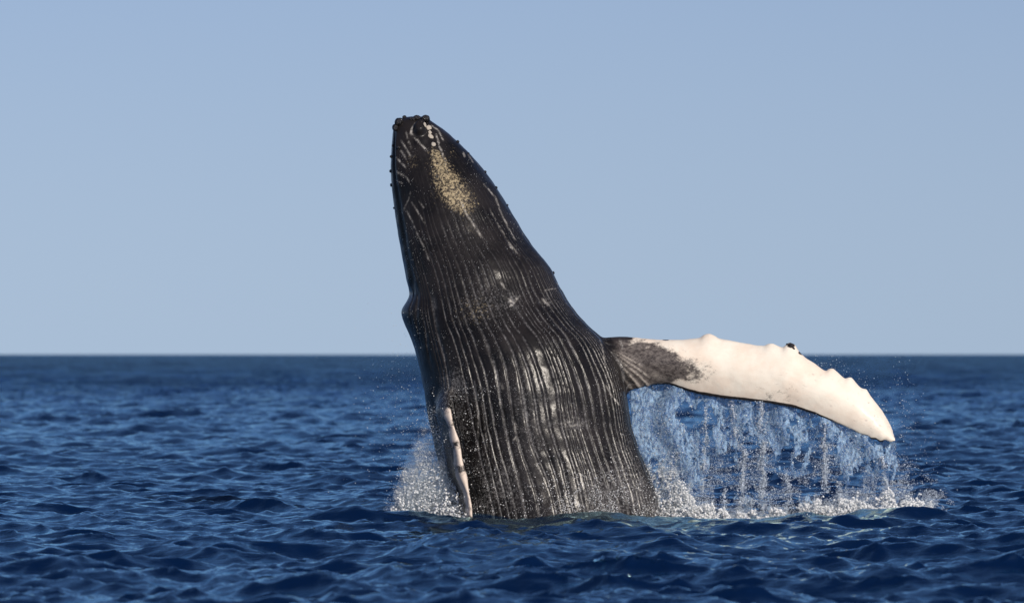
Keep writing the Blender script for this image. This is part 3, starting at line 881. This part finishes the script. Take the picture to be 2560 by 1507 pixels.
xb, yb, db = strand_points(g, 4.5)
ok_ = vnoise(np.stack([xb / 40.0, yb / 15.0, xb * 0], -1), 137) > 0.38
Pc = pts(xb[ok_], yb[ok_], db[ok_])
fluid_object("water_strands", "pale ropes of water hanging in the curtain under the flipper", Pc, 0.006 + 0.008 * g.random(len(Pc)) ** 2, mat_strand, 0.0095)
# ---- loose drops under the flipper
xa, ya, da = curtain_points(14000, g)
xb, yb, db = strand_points(g, 5.0)
xe = g.uniform(1570, 2345, 75000); fe = g.random(75000)
lo = np.where(xe < 2190, fin_low(np.clip(xe, 1560, 2186)), 1085 + (xe - 2190) * 0.85)
ye = lo + (1284 - lo) * fe ** 0.5
okk = (vnoise(np.stack([xe / 30.0, ye / 22.0, xe * 0], -1), 141) * 0.6 + 0.4 * vnoise(np.stack([xe / 9.0, ye / 16.0, xe * 0], -1), 143) > 0.47)
xe, ye = xe[okk], ye[okk]
X_ = np.concatenate([xa + g.normal(0, 3, len(xa)), xb + g.normal(0, 4, len(xb)), xe]); Y_ = np.concatenate([ya, yb, ye])
D_ = np.concatenate([da + g.normal(-0.04, 0.1, len(da)), db + g.normal(-0.05, 0.07, len(db)), fin_y(xe) + g.normal(0, 0.35, len(xe))])
rad = 0.0016 + 0.0045 * g.random(len(X_)) ** 3 + 0.010 * (g.random(len(X_)) > 0.985) * g.random(len(X_))
drops_object("falling_drops", "loose drops of water falling beneath the white flipper", pts(X_, Y_, D_), rad, mat_drop)

# ---- white water where the curtain meets the sea
def heap(g, n, x0, x1, top, depth0, spread, seed, rough=24.0):
    """jagged heap of white water: top is a list of (x, row) along its upper edge"""
    tx, ty = np.array(top, float).T
    xd = g.uniform(x0, x1, n * 3)
    jag = 40 * (fbm(np.stack([xd / rough, xd * 0 + seed, xd * 0], -1), seed, 4, 0.65) - 0.5) * 2
    hi = np.interp(xd, tx, ty) + jag * smooth(0, 60, FLOOR + 6 - np.interp(xd, tx, ty))
    f = g.random(n * 3) ** 0.8
    yd = hi + (FLOOR + 8 - hi) * f
    q = np.stack([xd / 22.0, yd / 22.0, xd * 0 + seed], -1)
    keep = fbm(q, seed + 3, 4, 0.65) > 0.50 - 0.30 * f
    xd, yd, f = xd[keep][:n], yd[keep][:n], f[keep][:n]
    y = depth0(xd) + g.normal(0, 1, len(xd)) * spread * (0.35 + 0.65 * f)
    return xd, yd, y
def foam_pair(name, label_a, label_b, name_b, args, nf, nd, g, voxel=0.013):
    xd, yd, y = heap(g, nf, *args)
    fluid_object(name, label_a, pts(xd, yd, y), 0.009 + 0.011 * g.random(len(xd)) ** 2 * smooth(1060, 1250, yd), mat_foam, voxel)
    xd, yd, y = heap(g, nd, *args)
    xd = xd + g.normal(0, 7, len(xd)); yd = yd - np.abs(g.normal(0, 13, len(xd)))
    drops_object(name_b, label_b, pts(xd, yd, y), 0.0014 + 0.0036 * g.random(len(xd)) ** 3 + 0.007 * (g.random(len(xd)) > 0.98) * g.random(len(xd)), mat_drop)
foam_pair("splash_foam", "low bank of white foam where the flipper's water hits the sea", "fine drops thrown up from the foam bank under the flipper", "foam_drops",
          (1585, 2315, [(1585, 1130), (1620, 1140), (1660, 1150), (1700, 1205), (1740, 1240), (1800, 1262), (1850, 1258), (1900, 1250), (1960, 1240), (2020, 1228), (2070, 1205), (2130, 1192), (2190, 1188), (2240, 1215), (2280, 1245), (2320, 1275)],
           lambda x: fin_y(x) - 0.25, 0.30, 151), 24000, 42000, g)
foam_pair("splash_plume", "white plume of splashing water against the whale's left side", "drops flying off the plume at the whale's left side", "plume_drops",
          (955, 1150, [(955, 1250), (985, 1185), (1010, 1130), (1030, 1075), (1052, 1030), (1072, 1010), (1095, 1075), (1115, 1150), (1150, 1245)],
           lambda x: -0.75 + (x - 1040) * -0.005, 0.22, 161), 14000, 26000, g)
# ---- foam drops clinging round the whale's base
xs = g.normal(1480, 105, 5000); ys = 1270 - np.abs(g.normal(0, 60, 5000))
okk = (xs > 1165) & (xs < 1640) & (vnoise(np.stack([xs / 16.0, ys / 16.0, xs * 0], -1), 171) > 0.45)
xs2 = g.uniform(1070, 1230, 1800); ys2 = g.uniform(950, 1265, 1800)
okk2 = vnoise(np.stack([xs2 / 14.0, ys2 / 20.0, xs2 * 0], -1), 173) > 0.52
xs, ys = np.concatenate([xs[okk], xs2[okk2]]), np.concatenate([ys[okk], ys2[okk2]])
Pb = []
for a_, b_ in zip(xs, ys):
    loc, nor = on_whale(a_ * K, b_ * K)
    Pb.append(tuple(loc + nor * g.uniform(0.0, 0.10)))
drops_object("base_spray", "white spray drops against the dark belly just above the sea", np.array(Pb), 0.0025 + 0.007 * g.random(len(Pb)) ** 4, mat_foam)
# ---- beads of water shining on the skin
nb = 9000
xs = g.uniform(975, 1620, nb * 2); ys = g.uniform(360, 1270, nb * 2)
okk = vnoise(np.stack([xs / 45.0, ys / 60.0, xs * 0], -1), 181) * 0.8 + 0.2 * vnoise(np.stack([xs / 9.0, ys / 9.0, xs * 0], -1), 183) > 0.42
Pb = []
for a_, b_ in zip(xs[okk][:nb], ys[okk][:nb]):
    c_, h_ = body_at(b_)
    if abs(a_ - c_) > h_ * 0.97: continue
    loc, nor = on_whale(a_ * K, b_ * K)
    Pb.append(tuple(loc + nor * 0.003))
drops_object("skin_beads", "tiny glinting beads of water on the whale's dark throat", np.array(Pb), 0.0012 + 0.0032 * g.random(len(Pb)) ** 3, mat_foam, 1.8)
# ---- fine spray flung into the air left of the whale and off the flipper's tip
xs = 1040 - np.abs(g.normal(0, 95, 1100)); ys = g.normal(1040, 130, 1100)
okk = (ys < 1250) & (ys > 690) & (xs > 640) & (g.random(1100) < np.exp(-((1040 - xs) / 200.0) ** 2))
xt = 2195 + np.abs(g.normal(0, 60, 500)); yt = 1000 + (xt - 2195) * 1.4 + g.normal(0, 75, 500)
xu = g.uniform(2000, 2230, 260); yu = np.interp(xu, FIN_TOP[:, 0], FIN_TOP[:, 1]) - np.abs(g.normal(0, 22, 260))
X_ = np.concatenate([xs[okk], xt, xu]); Y_ = np.concatenate([ys[okk], yt, yu])
m_ = Y_ < 1262
X_, Y_ = X_[m_], Y_[m_]
D_ = np.where(X_ < 1200, -0.4, fin_y(X_)) + g.normal(0, 0.6, len(X_))
drops_object("flying_spray", "fine spray in the air left of the whale and beyond the flipper tip", pts(X_, Y_, D_), 0.0016 + 0.005 * g.random(len(X_)) ** 4, mat_drop, 2.0)


# ---- soft mist of fine spray inside the splashes
def mist_object(name, label, top, x0, x1, ydep, half, density, seed):
    n, m_ = 36, 14
    xs_ = np.linspace(x0, x1, n)
    tx, ty = np.array(top, float).T
    hi = np.interp(xs_, tx, ty)
    a_ = np.linspace(0, 2 * np.pi, m_, endpoint=False)
    v = []
    for i in range(n):
        taper = math.sin(math.pi * (i + 0.3) / (n - 0.4)) ** 0.5
        zt, zb = WZ(hi[i]), WZ(FLOOR + 4)
        zc, zh = 0.5 * (zt + zb), max(0.5 * (zt - zb), 0.03)
        for q in a_:
            v.append((WX(xs_[i]), ydep(xs_[i]) + math.cos(q) * half * taper, zc + math.sin(q) * zh))
    f = [tuple(q) for q in grid_faces(n, m_, True)]
    k = len(v)
    v += [tuple(np.mean(v[:m_], 0)), tuple(np.mean(v[-m_:], 0))]
    f += [(k, (i + 1) % m_, i) for i in range(m_)] + [(k + 1, (n - 1) * m_ + i, (n - 1) * m_ + (i + 1) % m_) for i in range(m_)]
    me = bpy.data.meshes.new(name); me.from_pydata([tuple(map(float, q)) for q in v], [], f)
    m = NT(name + "_air")
    vol = m.n("ShaderNodeVolumePrincipled")
    m.put(vol.inputs["Color"], C4(0.86, 0.94, 1.0))
    nz = m.ramp(m.noise(m.coords((1.0, 1.0, 0.6)), 3.4, 6.0, 0.7), 0.30, 0.62)
    tc = m.n("ShaderNodeTexCoord"); sp = m.n("ShaderNodeSeparateXYZ"); m.t.links.new(tc.outputs["Generated"], sp.inputs[0])
    fade = m.math('MULTIPLY', m.math('POWER', m.math('SUBTRACT', 1.0, sp.outputs[2], clamp=True), 2.6), m.math('MULTIPLY', m.ramp(sp.outputs[0], 0.0, 0.15), m.ramp(sp.outputs[0], 0.85, 1.0, 1.0, 0.0)))
    nz = m.math('MULTIPLY', nz, fade)
    m.put(vol.inputs["Density"], m.math('MULTIPLY', nz, density))
    m.put(vol.inputs["Anisotropy"], 0.0)
    m.t.links.new(vol.outputs[0], m.out.inputs["Volume"])
    me.materials.append(m.mat)
    o = link(bpy.data.objects.new(name, me))
    o["kind"] = "stuff"; o["label"] = label
    return o
mist_object("plume_mist", "soft mist of spray in the plume left of the whale", [(965, 1230), (1000, 1120), (1040, 1040), (1065, 1000), (1090, 1040), (1130, 1200)],
            962, 1130, lambda x: -0.75 + (x - 1040) * -0.004, 0.35, 5.0, 5)
